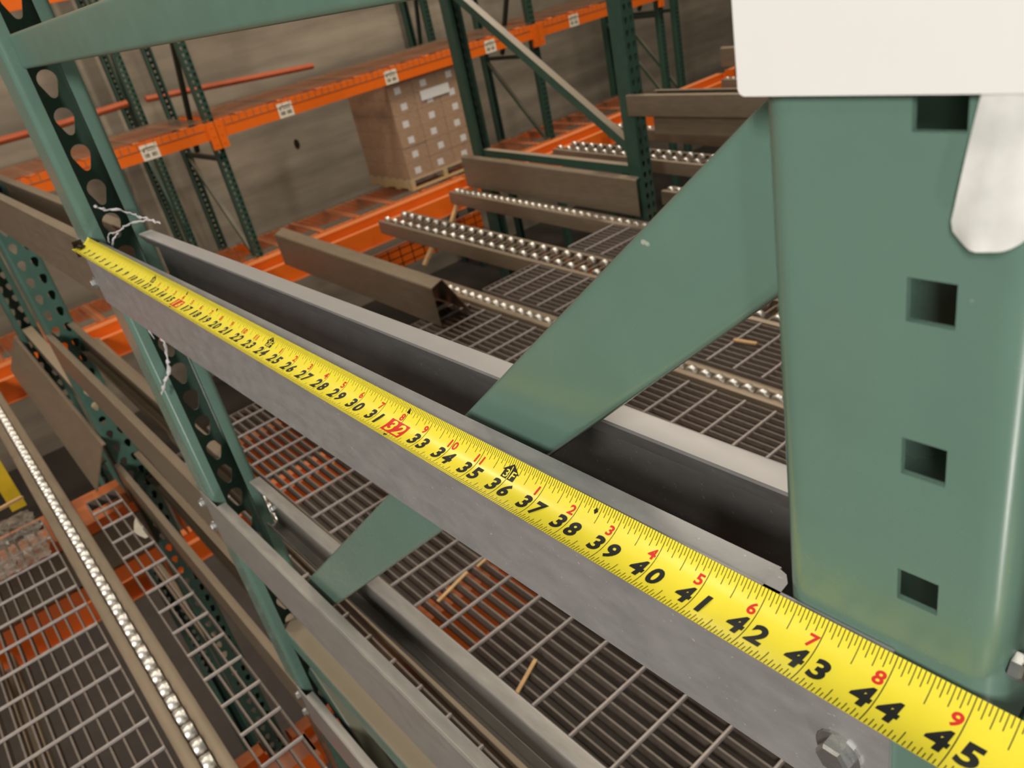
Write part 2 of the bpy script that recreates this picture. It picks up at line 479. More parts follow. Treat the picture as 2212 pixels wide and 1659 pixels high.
front_channel('dull taupe channel level with the tape hook, running left off the picture', -50.9, -2.85, -0.1, 3.9, TAUPE, [(-3.3, -2.9)], None, 0.6)
rear_channel('dull taupe rear channel at the left edge, above the tape hook channel', -50.9, -3.2, -0.4, 3.6, TAUPE)
front_channel('dull taupe middle channel sloping down to the left of the far post', -50.9, -2.05, -17.5, 3.9, TAUPE, [(-2.5, -18.6), (-2.4, -20.5)], None, 0.6)
rear_channel('dull taupe middle rear channel between perforated post and far post', -50.9, -3.2, -17.2, 3.6, TAUPE)
front_channel('dull taupe lowest channel running in front of the perforated post to the bottom', -50.9, -0.55, -34.95, 3.9, TAUPE, [(-0.9, -36.1), (-1.3, -38.3)], None, 0.6)
rear_channel('dull taupe lowest rear channel beside the orange beam end', -50.9, -3.2, -34.7, 3.6, TAUPE)

# ------------------------------------------------------------------ other upright frames of the flow rack
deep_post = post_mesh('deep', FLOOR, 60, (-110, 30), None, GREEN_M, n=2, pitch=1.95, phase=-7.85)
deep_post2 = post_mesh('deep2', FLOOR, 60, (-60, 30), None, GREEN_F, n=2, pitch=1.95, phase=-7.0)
def deep_frame(label, y, me, diag=True):
    o = thing('upright_frame', label, 'rack frame', (-75, y+1.5, FLOOR), None)
    add_post(o, me, -100.0, y)
    add_post(o, me, -51.0, y, True)
    for z in (-28.5, -76, 19):
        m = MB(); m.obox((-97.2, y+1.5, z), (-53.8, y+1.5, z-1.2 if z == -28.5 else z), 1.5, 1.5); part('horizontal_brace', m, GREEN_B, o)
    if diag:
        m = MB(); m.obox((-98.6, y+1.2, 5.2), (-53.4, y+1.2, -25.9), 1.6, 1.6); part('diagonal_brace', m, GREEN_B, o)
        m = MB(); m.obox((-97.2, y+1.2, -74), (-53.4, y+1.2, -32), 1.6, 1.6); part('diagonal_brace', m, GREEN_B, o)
    return o
deep_frame('green upright frame at the left edge, its post punched with two rows of holes', 0.25, deep_post, False)
deep_frame('dark green upright frame with one long diagonal brace, centre background', 95.3, deep_post2)
deep_frame('dark green upright frame half hidden behind the white label', 188.5, deep_post2)

# row-two level channel on the centre-background frame
front2 = front_channel
def row_channel(label, y, x0, x1, zt, H):
    o = thing('side_channel', label, 'channel', ((x0+x1)/2, y, zt-H))
    m = MB()
    m.sweep(rnd([(y+0.7, zt), (y, zt), (y, zt-H), (y+0.7, zt-H)], 0.12, 3), lambda u, v, x: (x, u, v), x0, x1, 0.1)
    part('section', m, TAUPE, o, 40)
    m = MB(); m.sweep(rnd([(y+3.0, zt-0.05), (y+3.9, zt-0.05), (y+3.9, zt-H)], 0.12, 3), lambda u, v, x: (x, u, v), x0+3.4, x1, 0.1)
    part('rear_section', m, TAUPE, o, 40)
    return o
row_channel('taupe channel fixed across the background post, left of the white label', 94.6, -51.5, 43, -16.4, 3.4)
m = MB(); m.sweep(rnd([(96.0, -23.0), (96.1, -20.2), (97.6, -19.9), (97.7, -23.0)], 0.3, 4), lambda u, v, x: (x, u, v), -47.3, 43, 0.1)
single('spacer_tube', m, TAUPE, 'pale dusty spacer rail just below the background taupe channel', 'rail', (-2, 97, -23), None, 40)

# ------------------------------------------------------------------ skate wheel rails
def wheel_mesh():
    mb = MB(); mb.lathe([(0.22, -0.42), (0.74, -0.42), (0.80, -0.36), (0.80, 0.36), (0.74, 0.42), (0.22, 0.42)], lambda a, b, t: (a, t, b), 22)
    return mb.mesh('wheel', ZINC, 50)
WHEEL = wheel_mesh()
RAILS = {}
def flow_rail(label, y, rows=1, x0=-100.0, x1=43.5, dz=0.0, wheels=True, wx=None, group=None):
    o = thing('wheel_rail', label, 'wheel rail', (-20, y, -37+dz), group, rot=(0, TILT, 0))
    a, b = x0+20, x1+20
    hw = 1.45 if rows == 1 else 3.25
    key = (rows, x0, x1)
    if key not in RAILS:
        m = MB()
        if rows == 1:
            m.sweep(rnd([(-0.56, -0.9), (-0.56, 0), (-hw, 0), (-hw, -2.6)], 0.12, 2), lambda u, v, x: (x, u, v), a, b, 0.11)
        else:
            m.sweep(rnd([(-hw+0.75, 0), (-hw, 0), (-hw, -2.6)], 0.12, 2), lambda u, v, x: (x, u, v), a, b, 0.11)
        s1 = m.mesh('side_rail', TAUPE, 40)
        m = MB()
        if rows == 1:
            m.sweep(rnd([(0.56, -0.9), (0.56, 0), (hw, 0), (hw, -2.6)], 0.12, 2), lambda u, v, x: (x, u, v), a, b, 0.11)
        else:
            m.sweep(rnd([(hw-0.75, 0), (hw, 0), (hw, -2.6)], 0.12, 2), lambda u, v, x: (x, u, v), a, b, 0.11)
        s2 = m.mesh('side_rail', TAUPE, 40)
        m = MB(); m.box(a, b, -hw, hw, -2.6, -2.5); base = m.mesh('base_strip', TAUPE)
        RAILS[key] = (s1, s2, base)
    for nm, me in zip(('side_rail', 'side_rail', 'base_strip'), RAILS[key]):
        if nm == 'base_strip' and rows == 2: continue
        link(nm, me, o)
    if wheels:
        wa, wb = (wx[0]+20, wx[1]+20) if wx else (a+1.0, b-0.5)
        if rows == 1:
            n = int((wb-wa)/1.93)
            for i in range(n+1): link('wheel', WHEEL, o, (wa + 1.93*i, 0, -0.40))
        else:
            n = int((wb-wa)/2.88)
            for i in range(n+1):
                link('wheel', WHEEL, o, (wa + 2.88*i, -1.65, -0.24))
                if wa + 2.88*i + 1.44 < wb: link('wheel', WHEEL, o, (wa + 2.88*i + 1.44, 1.65, -0.24))
            m = MB()
            for i in range(n+1):
                for q in (0, 1.44): m.tube([(wa+2.88*i+q, -3.2, -0.55), (wa+2.88*i+q, 3.2, -0.55)], 0.16, 6)
            part('axles', m, TAUPE, o)['kind'] = 'stuff'
    return o
flow_rail('long wheel rail on the left, running from the left edge down to the bottom', -7.4, 1)
flow_rail('single wheel rail under the nearer taupe guard, running right behind the green brace', 55.0, 1)
flow_rail('double-row wheel rail ending at the orange beam, centre of the picture', 71.7, 2)
flow_rail('single wheel rail just in front of the long central taupe guard', 88.3, 1)
flow_rail('short-looking single wheel rail right of the background post base', 104.6, 1, -54.0)
flow_rail('double-row wheel rail seen behind the centre background frame', 121.2, 2)
flow_rail('distant single wheel rail under the taupe channel beside the label', 138.0, 1)
flow_rail('farthest single wheel rail, a few bright wheels left of the label corner', 183.5, 1)
flow_rail('dark single rail hidden below the middle-level galvanised channel', 9.4, 1)
# lower storey seen through the gratings
flow_rail('lower-storey wheel rail seen dimly through the left grating', -7.4, 1, dz=-46, wheels=True, wx=(-60, 20))
flow_rail('lower-storey wheel rail seen dimly through the right grating', 25.0, 1, dz=-46, wheels=True, wx=(-40, 43))
flow_rail('lower-storey double wheel rail seen below the nearer taupe guard', 55.0, 1, dz=-46, wheels=False)
flow_rail('lower-storey rail seen dimly below the double-row wheel rail', 88.0, 1, dz=-46, wheels=False)
flow_rail('lower-storey rail near the left edge below the left grating', -26.0, 1, dz=-46, wheels=False)

# ------------------------------------------------------------------ bar gratings
BARS = {}
def grating(label, y0, y1, x0=-50.5, x1=43.5, rx=None, dz=0.0, pitch_y=1.06):
    o = thing('bar_grating', label, 'grating', (-20, (y0+y1)/2, -37+dz), None, rot=(0, TILT, 0))
    wy = (y1-y0); L_ = x1-x0
    kb = ('b', round(L_, 2))
    if kb not in BARS:
        m = MB(); m.box(-L_/2, L_/2, -0.075, 0.075, -1.25, -0.06); BARS[kb] = m.mesh('bearing_bar', GRATE_B)
    kr = ('r', round(wy, 2))
    if kr not in BARS:
        m = MB(); m.tube([(0, -wy/2-0.05, 0), (0, wy/2+0.05, 0)], 0.165, 6); BARS[kr] = m.mesh('cross_rod', GRATE, 40)
    n = max(1, round(wy/pitch_y))
    for i in range(n+1):
        link('bearing_bar', BARS[kb], o, ((x0+x1)/2+20, -wy/2 + wy*i/n, 0))
    m = MB(); m.box(-0.08, 0.08, -wy/2, wy/2, -1.25, -0.06)
    eb = m.mesh('end_band', GRATE_B)
    for xx in (x0, x1): link('end_band', eb, o, (xx+20, 0, 0))
    x = rx if rx is not None else x0+1
    while x > x0 + 3.77: x -= 3.77
    while x < x1:
        if x > x0: link('cross_rod', BARS[kr], o, (x+20, 0, 0))
        x += 3.77
    return o
grating('bar grating below the tape on the right, between galvanised channel and wheel rail', 11.6, 52.6, -51, 43.5, 0.8)
grating('narrow bar grating strip between the nearer guard rail and the double wheel rail', 57.4, 68.0, -51, 43.5, -0.45)
grating('bar grating strip behind the double wheel rail', 75.6, 86.4, -50.5, 43.5, -46.7)
grating('narrow bar grating strip between the left wheel rail and the perforated post', -4.66, -1.4, -47.4, 43.5, -6.3)
grating('wide bar grating filling the bottom left corner', -46.0, -9.35, -49.0, 43.5, -6.25)
grating('bar grating sliver seen between the two middle-level galvanised channels', 3.7, 7.3, -48, 43.5, 0.6)
grating('distant bar grating strip right of the background post base', 106.8, 117.5, -50.5, 43.5, -46.0)

# ------------------------------------------------------------------ orange beams of the flow rack
def flow_beam(label, x, ya, yb, zt, H=5.2, lip=True):
    o = thing('orange_beam', label, 'beam', (x, (ya+yb)/2, zt-H))
    m = MB()
    m.box(x-2.4, x-0.1, ya, yb, zt-H, zt)
    part('beam_body', m, ORANGE, o)
    if lip:
        m = MB()
        m.sweep(rnd([(0.0, zt-1.7), (1.5, zt-1.7), (1.5, zt-H-0.2), (2.6, zt-H-0.2)], 0.15, 2), lambda u, v, y: (x+u, y, v), ya, yb, 0.14)
        part('step_angle', m, ORANGE, o, 40)
    for y in (ya+0.1, yb-0.1):
        m = MB(); m.box(x-2.6, x+0.6, y-0.12, y+0.12, zt-H-1.6, zt); part('end_connector', m, ORANGE, o)
    return o
flow_beam('orange beam carrying the far ends of the central wheel rails', -103.6, 3.6, 95.0, -34.0)
flow_beam('orange beam behind the centre background frame, carrying the double wheel rail', -103.6, 98.8, 188.2, -34.0)
flow_beam('orange beam at the far left below the left wheel rail end', -103.6, -90, 0.0, -34.0)
flow_beam('bright orange beam stub right of the label corner in the far background', -103.6, 192.0, 285, -34.0)
flow_beam('orange beam joined to the perforated post below the lowest taupe channel', -47.6, 3.5, 95.0, -38.9, 5.6, False)
o = thing('orange_beam', 'wide orange beam with a taupe face plate under the left gratings', 'beam', (-50, -45, -47.6))
m = MB(); m.box(-55.6, -47.8, -90, -0.2, -40.3, -38.9); part('top_flange', m, ORANGE, o)
m = MB(); m.box(-50, -47.7, -90, -0.2, -45.6, -40.4); part('face_plate', m, TAUPE, o)
m = MB(); m.box(-50.5, -47.3, -90, -0.2, -47.6, -45.65); part('bottom_flange', m, ORANGE, o)
flow_beam('orange beam right of the centre background post, under the gratings', -47.6, 98.8, 188.2, -38.9, 5.6, False)
flow_beam('orange beam at the foot of the far post on its left side', -3.4, -90, -0.2, -44.5, 5.6, False)
flow_beam('orange beam at the foot of the far post under the right grating', -3.4, 3.5, 95.0, -40.4, 5.6, False)
for (x, ya, yb, zt, lab) in ((-104, -90, 0.0, -79.2, 'lower-storey orange beam glimpsed through the left grating squares'),
                             (-104, 3.6, 95, -79.2, 'lower-storey orange beam glimpsed below the central wheel rails'),
                             (-48, -90, -0.2, -85.2, 'lower-storey orange beam under the perforated post, left side'),
                             (-48, 3.6, 95, -86.5, 'lower-storey orange beam glimpsed through the right grating')):
    flow_beam(lab, x, ya, yb, zt, 5.5)

o = thing('orange_beam', 'small orange beam face with a wire grid, below the ends of the central rails', 'beam', (-104.5, 80, -47.2))
m = MB(); m.box(-105.5, -104.0, 64, 96.6, -47.0, -42.4); part('beam_body', m, ORANGE, o)
m = MB()
for i in range(11): m.box(-103.95, -103.8, 64.5+3*i, 64.6+3*i, -47.2, -42.2)
for k in range(3): m.box(-103.95, -103.8, 64, 96.6, -46.2+1.6*k, -46.1+1.6*k)
part('wire_grid', m, DARKH, o)['kind'] = 'stuff'

# ------------------------------------------------------------------ taupe pallet guards
def guard(label, x0, x1, prof, y0):
    o = thing('pallet_guard', label, 'guard', ((x0+x1)/2, y0, zd((x0+x1)/2)))
    z0 = lambda x: zd(x)
    m = MB()
    m.sweep(rnd(prof, 0.25, 3), lambda u, v, x: (x, y0+u, zd(x)+v), x0, x1, 0.14)
    part('folded_plate', m, TAUPE, o, 40)
    m = MB()
    u0, u1 = prof[0][0], prof[-1][0]
    m.box(x0+6, x0+8, y0+min(u0, u1)+0.3, y0+max(u0, u1)-0.3, zd(x0+7)+0.2, zd(x0+7)+0.4)
    m.box(x1-8, x1-6, y0+min(u0, u1)+0.3, y0+max(u0, u1)-0.3, zd(x1-7)+0.2, zd(x1-7)+0.4)
    part('tie_strap', m, TAUPE, o)
    return o
guard('nearer taupe folded guard over a wheel rail, open end showing, centre', -97, -45.6, [(0.0, 0.25), (0.0, 6.1), (2.0, 6.7), (5.4, 0.45)], 45.5)
guard('long taupe guard plate in front of the centre background frame', -99.5, -49.0, [(0.0, -0.2), (0.1, 6.2), (1.0, 6.5)], 91.7)
guard('taupe guard blade on the left, pointed end beside the perforated post', -100.6, -48.3, [(0.0, 0.2), (2.75, 5.1), (3.1, 5.0)], -3.0)
m = MB(); m.sweep(rnd([(0, 0), (0, 4.8), (1.0, 5.0)], 0.2, 2), lambda u, v, x: (x, 187.0+u, -32+v), -103.4, -55, 0.14)
single('pallet_guard', m, TAUPE, 'distant taupe guard plate touching the left edge of the white label', 'guard', (-79, 188, -32), None, 40)

# ------------------------------------------------------------------ far selective rack along the wall
FAR_Z0 = FLOOR
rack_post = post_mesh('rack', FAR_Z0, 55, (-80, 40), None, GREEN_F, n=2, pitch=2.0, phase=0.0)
def rack_frame(label, y, xf=-225.0, depth=38.0):
    o = thing('upright_frame', label, 'rack frame', (xf-depth/2, y+1.5, FAR_Z0))
    add_post(o, rack_post, xf, y, True)
    add_post(o, rack_post, xf-depth, y)
    for z in (-32.5, 25, -100):
        m = MB(); m.obox((xf-depth+2.6, y+1.5, z), (xf-2.6, y+1.5, z), 1.3, 1.5); part('horizontal_brace', m, GREEN_D2, o)
    m = MB(); m.obox((xf-depth+2.6, y+1.5, -33.5), (xf-2.6, y+1.5, -69), 1.3, 1.3); part('diagonal_brace', m, GREEN_B, o)
    m = MB(); m.obox((xf-2.6, y+1.5, 14), (xf-2.6-depth*0.55, y+1.5, -31), 1.5, 1.5); part('diagonal_brace', m, GREEN_D2, o)
    return o
rack_frame('dark green rack frame under the long orange shelf, left of the carton stack', 83.2)
rack_frame('dark green rack frame of the orange shelf behind the diagonal brace', 224.0)
rack_frame('dark green rack frame seen right of the background post, nearer of two', 301.5)
rack_frame('dark green rack frame right of the background post, next to the label', 312.5)
rack_frame('back-row green rack frame behind the left end of the orange shelf', 83.2, -298.0, 20.0)
rack_frame('back-row green rack frame behind the middle of the orange shelf', 224.0, -298.0, 20.0)

def shelf_beam(label, x, ya, yb, zt, H=5.3, lip=False):
    o = thing('orange_beam', label, 'beam', (x, (ya+yb)/2, zt-H))
    m = MB(); m.box(x, x+2.0, ya, yb, zt-H, zt); part('beam_body', m, ORANGE, o)
    if lip:      # ends of the deck wires bent down over the front of the beam
        m = MB()
        for i in range(int((yb-ya-4)/2.6)): m.box(x+2.0, x+2.12, ya+2+2.6*i, ya+2.13+2.6*i, zt-1.85, zt+0.5)
        m.box(x+2.0, x+2.13, ya+2, yb-2, zt-1.98, zt-1.82)
        part('wire_lip', m, WIRE, o)['kind'] = 'stuff'
    for y in (ya-0.2, yb+0.2):
        m = MB()
        m.box(x+1.2, x+2.5, y-1.4, y+1.4, zt-H-3.2, zt)
        for k in (-1.2, -4.0, -6.6): m.box(x+2.45, x+2.6, y-0.3, y+0.3, zt+k-0.5, zt+k)
        part('end_connector', m, ORANGE, o)
    return o
def bay_label(x, y, z, label):
    o = thing('shelf_label', label, 'label', (x, y, z))
    m = MB(); m.box(x+2.0, x+2.06, y-2.7, y+2.7, z-2.3, z+2.3); part('sticker', m, CREAM, o)
    m = MB(); rr = random.Random(int(y))
    for g0 in (-2.0, 0.3):
        yy = y+g0
        while yy < y+g0+1.6:
            ww = rr.choice((0.08, 0.12, 0.2)); m.box(x+2.06, x+2.08, yy, yy+ww, z-1.5, z-0.3); yy += ww+rr.choice((0.08, 0.14))
    m.box(x+2.06, x+2.08, y-1.8, y+1.7, z+1.2, z+1.4)
    m.box(x+2.06, x+2.08, y-2.0, y-1.5, z+0.2, z+0.9); m.box(x+2.06, x+2.08, y-0.9, y+1.9, z+0.35, z+0.55)
    part('printing', m, BLACK, o)['kind'] = 'stuff'
    return o
SHZ = -20.4
shelf_beam('orange front beam of the high wire shelf, leftmost span with one white label', -225, -54.0, 83.4, SHZ, lip=True)
shelf_beam('orange front beam of the high wire shelf, span above the carton stack', -225, 86.4, 223.8, SHZ, lip=True)
shelf_beam('orange front beam of the high wire shelf, right span beyond the diagonal brace', -225, 227.2, 301.4, SHZ, lip=True)
for y, l in ((63.0, 'white barcode label nearest the left end of the orange shelf'), (110.0, 'white barcode label right of the first shelf joint'),
             (153.2, 'white barcode label above the carton stack'), (200.4, 'white barcode label between background post and diagonal brace'),
             (246.4, 'white barcode label right of the diagonal brace, farthest of the shelf')):
    bay_label(-225, y, -23.4, l)
for a, b, l in ((-54, 83.4, 'left'), (86.4, 223.8, 'middle'), (227.2, 301.4, 'right')):
    shelf_beam('orange rear beam of the high wire shelf, %s span' % l, -265.7, a, b, SHZ)
for a, b, l in ((-54, 83.4, 'left of the first rack frame'), (86.4, 223.8, 'under the carton pallet'), (227.2, 301.4, 'behind the background post')):
    shelf_beam('low orange front beam of the far rack, span %s' % l, -225, a, b, -66.6, 4.6)
    shelf_beam('low orange rear beam of the far rack, span %s' % l, -251, a, b, -66.6, 4.6)
for a, b, l in ((-54, 83.4, 'over the far left post top'), (86.4, 223.8, 'above the picture, middle')):
    shelf_beam('top orange beam of the far rack, %s' % l, -225, a, b, 26.0)

DECKS = {}
def wire_deck(label, x0, x1, ya, yb, z, drop=1.9, group=None):
    o = thing('wire_deck', label, 'wire deck', ((x0+x1)/2, (ya+yb)/2, z), group)
    key = (round(x1-x0, 2), round(yb-ya, 2), drop)
    if key not in DECKS:
        hx, hy = (x1-x0)/2, (yb-ya)/2
        m = MB(); n = int(2*hy/2.6)
        for i in range(n+1):
            y = -hy + 2*hy*i/n
            m.box(-hx, hx, y-0.09, y+0.09, 0.0, 0.18)
        k = int(2*hx/2.4)
        for i in range(k+1):
            x = -hx + 2*hx*i/k
            m.box(x-0.09, x+0.09, -hy, hy, 0.18, 0.34)
        c = MB()
        c.sweep([(-1.4, 0), (-0.9, -0.45), (0.9, -0.45), (1.4, 0)], lambda u, v, x: (x, u, v-0.06), -hx, hx-0.3, 0.08)
        DECKS[key] = (m.mesh('wire_mesh', WIRE), c.mesh('support_channel', ORANGE))
    a = link('wire_mesh', DECKS[key][0], o); a['kind'] = 'stuff'
    for i in range(3):
        link('support_channel', DECKS[key][1], o, (0, (yb-ya)*((i+0.5)/3-0.5), 0))
    return o
names = ['first', 'second', 'third']
for a, b, l in ((-54.0, 83.2, 'left span'), (86.6, 223.6, 'middle span'), (227.4, 301.2, 'right span')):
    n = 3 if b-a > 100 else 2
    for i in range(n):
        p = a + (b-a)*i/n; q = a + (b-a)*(i+1)/n - 0.5
        wire_deck('wire deck on the high orange shelf, %s, %s panel from left' % (l, names[i]), -262, -222.9, p, q, SHZ+0.6)
        if not (l == 'middle span' and i == 1):
            wire_deck('wire deck on the far rack low beams, %s, %s panel from left' % (l, names[i]), -250, -223.2, p, q, -66.03, 0)
        else:
            wire_deck('wire deck under the pallet of cartons', -250, -223.2, p, q, -66.03, 0)
m = MB()
for pts in ([(-292, 20, -14), (-292, 55, -14.1), (-292, 80, -13.2)],):
    m.tube(pts, 1.3, 8)
single('orange_strap', m, ORANGE_SH, 'shade-coloured orange bar behind the shelf, left of the back-row post', 'bar', (-292, 50, -15))
m = MB(); m.tube([(-292, 87, -13.6), (-292, 112, -15.2), (-292, 140, -17.2), (-292, 158, -18.3)], 1.2, 8)
single('orange_strap', m, ORANGE_SH, 'shade-coloured orange bar behind the shelf, sagging right of the back-row post', 'bar', (-292, 143, -17))
m = MB(); m.tube([(-318, 72, FLOOR), (-318, 72, 60)], 1.6, 10)
single('wall_pipe', m, TAUPE, 'pale vertical pipe on the concrete wall at the left', 'pipe', (-318, 72, FLOOR), None, 40)
m = MB(); m.lathe([(2.2, 0), (2.0, 0.6)], lambda a, b, t: (-322+t, 153+a*0.6, -51+b), 12)
single('wall_box', m, DARKH, 'small dark fitting on the bare concrete wall left of the cartons', 'fitting', (-322, 153, -51))

# ------------------------------------------------------------------ pallet with cartons
px0, px1, py0, py1, pz = -257.0, -225.2, 151.3, 184.6, -65.65
o = thing('pallet', 'pale wooden pallet under the carton stack on the far rack', 'pallet', ((px0+px1)/2, (py0+py1)/2, pz))
for yy in (py0, (py0+py1)/2-0.9, py1-1.8):
    m = MB(); m.box(px0, px1, yy, yy+1.8, pz+0.7, pz+3.6); part('stringer', m, WOOD, o)
for i in range(4):
    xx = px1-3.4-(px1-px0-3.4)*i/3
    m = MB(); m.box(xx, xx+3.4, py0, py1, pz, pz+0.7); part('bottom_board', m, WOOD, o)
for i in range(6):
    xx = px1-3.6-(px1-px0-3.6)*i/5
    m = MB(); m.box(xx, xx+3.6, py0, py1, pz+3.6, pz+4.4); part('deck_board', m, WOOD, o)
bw, bd, bh = (py1-py0)/3, (px1-px0)/3, 5.95
zb = pz+4.4
m = MB(); m.box(-bd/2+0.1, bd/2-0.1, -bw/2+0.1, bw/2-0.1, 0.04, bh-0.06); CARTON = m.mesh('carton', CARD)
m = MB(); m.box(bd/2-0.1, bd/2-0.04, -2.1, 0.6, 1.2, 3.6); m2 = m.mesh('carton_label', WHITE)
rows = ['bottom', 'second', 'third', 'fourth', 'fifth', 'top']
cols = ['left', 'middle', 'right']
lay = ['front', 'second', 'back']
for r in range(6):
    for c in range(3):
        for d in range(3):
            if 0 < d and c > 0 and r < 5: continue
            bx = link('carton', CARTON, None, (px1-bd*(d+0.5)+random.uniform(-.12, .12), py0+bw*(c+0.5), zb+bh*r))
            bx['category'] = 'carton'; bx['group'] = 'cartons stacked on the pallet'
            bx['label'] = 'brown carton in the wrapped stack, %s layer, %s column, %s row deep' % (rows[r], cols[c], lay[d])
            if d == 0:
                link('carton_label', m2, bx, (0, random.uniform(-0.6, 1.6), random.uniform(-.3, .4)))
# cores of the stack that no camera sees are left hollow; the film holds the outer cartons
m = MB()
zt = zb+6*bh+0.1
for (a, b) in (((px0-.15, py0-.15), (px1+.15, py0-.15)), ((px1+.15, py0-.15), (px1+.15, py1+.15)), ((px1+.15, py1+.15), (px0-.15, py1+.15)), ((px0-.15, py1+.15), (px0-.15, py0-.15))):
    m.quad((a[0], a[1], pz+2.4), (b[0], b[1], pz+2.4), (b[0], b[1], zt), (a[0], a[1], zt))
single('stretch_wrap', m, WRAP, 'clear glossy stretch wrap around the carton stack', 'film', ((px0+px1)/2, (py0+py1)/2, pz+2.4))
m = MB(); m.box(px1+0.25, px1+0.3, py0+13.5, py0+27, zt-9.5, zt-6.0)
single('paper_sheet', m, WHITE, 'white paper sheet stuck near the top of the carton stack', 'sheet', (px1+.25, py0+20, zt-9.5))

# ------------------------------------------------------------------ tape measure
CH = Vector((0, -0.951, -0.3085)); CH.normalize(); CN = Vector((0, CH.z, -CH.y)); 
if CN.z < 0: CN = -CN
TW, SAG = 1.034, 0.15
def tp(x, v, off=0.0):
    """v: 0 at the upper edge, 1 at the lower edge"""
    base = Vector((x, 0.055-0.00294*(x-40)*0, -0.00733*(x-40)))
    base.y = -0.00294*(x-40)
    return base + CH*(v*TW) - CN*(SAG*4*v*(1-v)) + CN*off
X0, X1 = 0.0, 49.0
tape = thing('tape_measure', 'yellow steel tape measure stretched along the frame, inch numbers up to 45', 'tape measure', (24, -0.5, 0))
m = MB(); NV = 14; NX = 50
for lay_ in (0.0, -0.02):
    b0 = len(m.v)
    for i in range(NX+1):
        for j in range(NV+1): m.v.append(tuple(tp(X0+(X1-X0)*i/NX, j/NV, lay_)))
    for i in range(NX):
        for j in range(NV):
            a = b0+i*(NV+1)+j
            m.f.append((a, a+1, a+NV+2, a+NV+1))
blade = part('blade', m, YEL, tape, 80); ORI[blade.name] = ORI[tape.name]
def tmark(mb, x, va, vb, hw=0.0065, off=0.004, n=None):
    n = n or max(2, int(abs(vb-va)*14))
    for i in range(n):
        p, q = va+(vb-va)*i/n, va+(vb-va)*(i+1)/n
        mb.quad(tp(x-hw, p, off), tp(x+hw, p, off), tp(x+hw, q, off), tp(x-hw, q, off))
m = MB()
for k in range(8, int(48*16)):
    x = k/16
    if k % 16 == 0: tmark(m, x, 0.0, 1.0, 0.007)
    else:
        if k % 8 == 0: a, b = 0.36, 0.20
        elif k % 4 == 0: a, b = 0.25, 0.13
        elif k % 2 == 0: a, b = 0.20, 0.13
        else: a, b = 0.13, 0.085
        tmark(m, x, 0.0, a); tmark(m, x, 1-b, 1.0)
part('graduations', m, BLACK, blade)['kind'] = 'stuff'

def text_mesh(txt, size, bold=0.022, sx=1.0):
    cu = bpy.data.curves.new('txt', 'FONT')
    cu.body = txt; cu.size = 1.0; cu.offset = bold; cu.align_x = 'CENTER'; cu.resolution_u = 4
    ob = bpy.data.objects.new('txt', cu); COL.objects.link(ob)
    dg = bpy.context.evaluated_depsgraph_get(); dg.update()
    me = bpy.data.meshes.new_from_object(ob.evaluated_get(dg))
    V = [(v.co.x*sx, v.co.y) for v in me.vertices]; F = [tuple(p.vertices) for p in me.polygons]
    bpy.data.objects.remove(ob); bpy.data.curves.remove(cu); bpy.data.meshes.remove(me)
    lo, hi = min(v[1] for v in V), max(v[1] for v in V)
    k = size/(hi-lo)
    return [(x*k, (y-lo)*k) for x, y in V], F
GL = {}
def glyph(ch, size, bold):
    key = (ch, size, bold)
    if key not in GL: GL[key] = text_mesh(ch, size, bold, 1.18)
    return GL[key]
def put_text(mb, txt_list, size, xbase, vbase, bold=0.042, off=0.006, slant=0.12):
    """txt_list: (char, centre x); vbase = v of the baseline; size in inches across the tape"""
    for ch, cx in txt_list:
        V, F = glyph(ch, size, bold)
        n = len(mb.v)
        for x, y in V:
            mb.v.append(tuple(tp(xbase+cx+x+slant*y, vbase - y/TW, off)))
        mb.f += [tuple(n+i for i in f) for f in F]
BS, RS = 0.345, 0.20
for N_ in range(1, 48):
    t = str(N_)
    x = float(N_)
    m = MB()
    lst = [(t[0], -0.185), (t[1], 0.185)] if len(t) == 2 else [(t, -0.19)]
    if N_ % 16 == 0:
        for i in range(6):
            p, q = 0.46+0.40*i/6, 0.46+0.40*(i+1)/6
            m.quad(tp(x-0.40, p, .005), tp(x+0.40, p, .005), tp(x+0.40, q, .005), tp(x-0.40, q, .005))
        part('red_box', m, RED, blade)
        m = MB(); put_text(m, lst, BS, x, 0.82, 0.03, 0.009); part('numeral', m, YEL, blade)
        m = MB()
        m.poly([tp(x, 0.055, .007), tp(x-0.07, 0.2, .007), tp(x+0.07, 0.2, .007)])
        m.poly([tp(x, 0.985, .007), tp(x-0.08, 0.91, .007), tp(x+0.08, 0.91, .007)])
        part('stud_arrow', m, BLACK, blade)
    else:
        put_text(m, lst, BS, x, 0.82); part('numeral', m, BLACK, blade)
    if N_ % 12 == 0:
        m = MB()
        rows_ = 6
        m.poly([tp(x, 0.10, .006), tp(x-0.26, 0.27, .006), tp(x+0.26, 0.27, .006)])
        for i in range(3):
            p, q = 0.27+0.16*i/3, 0.27+0.16*(i+1)/3
            m.quad(tp(x-0.20, p, .006), tp(x+0.20, p, .006), tp(x+0.20, q, .006), tp(x-0.20, q, .006))
        part('foot_arrow', m, BLACK, blade)
        m = MB(); put_text(m, [(str(N_//12), -0.095), ('F', 0.095)], 0.18, x, 0.405, 0.01, 0.010); part('foot_numeral', m, YEL, blade)
        m = MB(); tmark(m, x, 0.15, 0.43, 0.012, 0.011); part('foot_line', m, YEL, blade)
    elif N_ > 12:
        r_ = N_ % 12
        m = MB()
        rt = str(r_)
        put_text(m, [(rt[0], -0.10), (rt[1], 0.09)] if len(rt) == 2 else [(rt, -0.115)], RS, x, 0.435, 0.03)
        part('foot_inch_numeral', m, RED, blade)
m = MB()
for k in (1, 2):
    x = 19.2*k
    m.poly([tp(x, 0.10, .007), tp(x-0.055, 0.16, .007), tp(x, 0.22, .007), tp(x+0.055, 0.16, .007)])
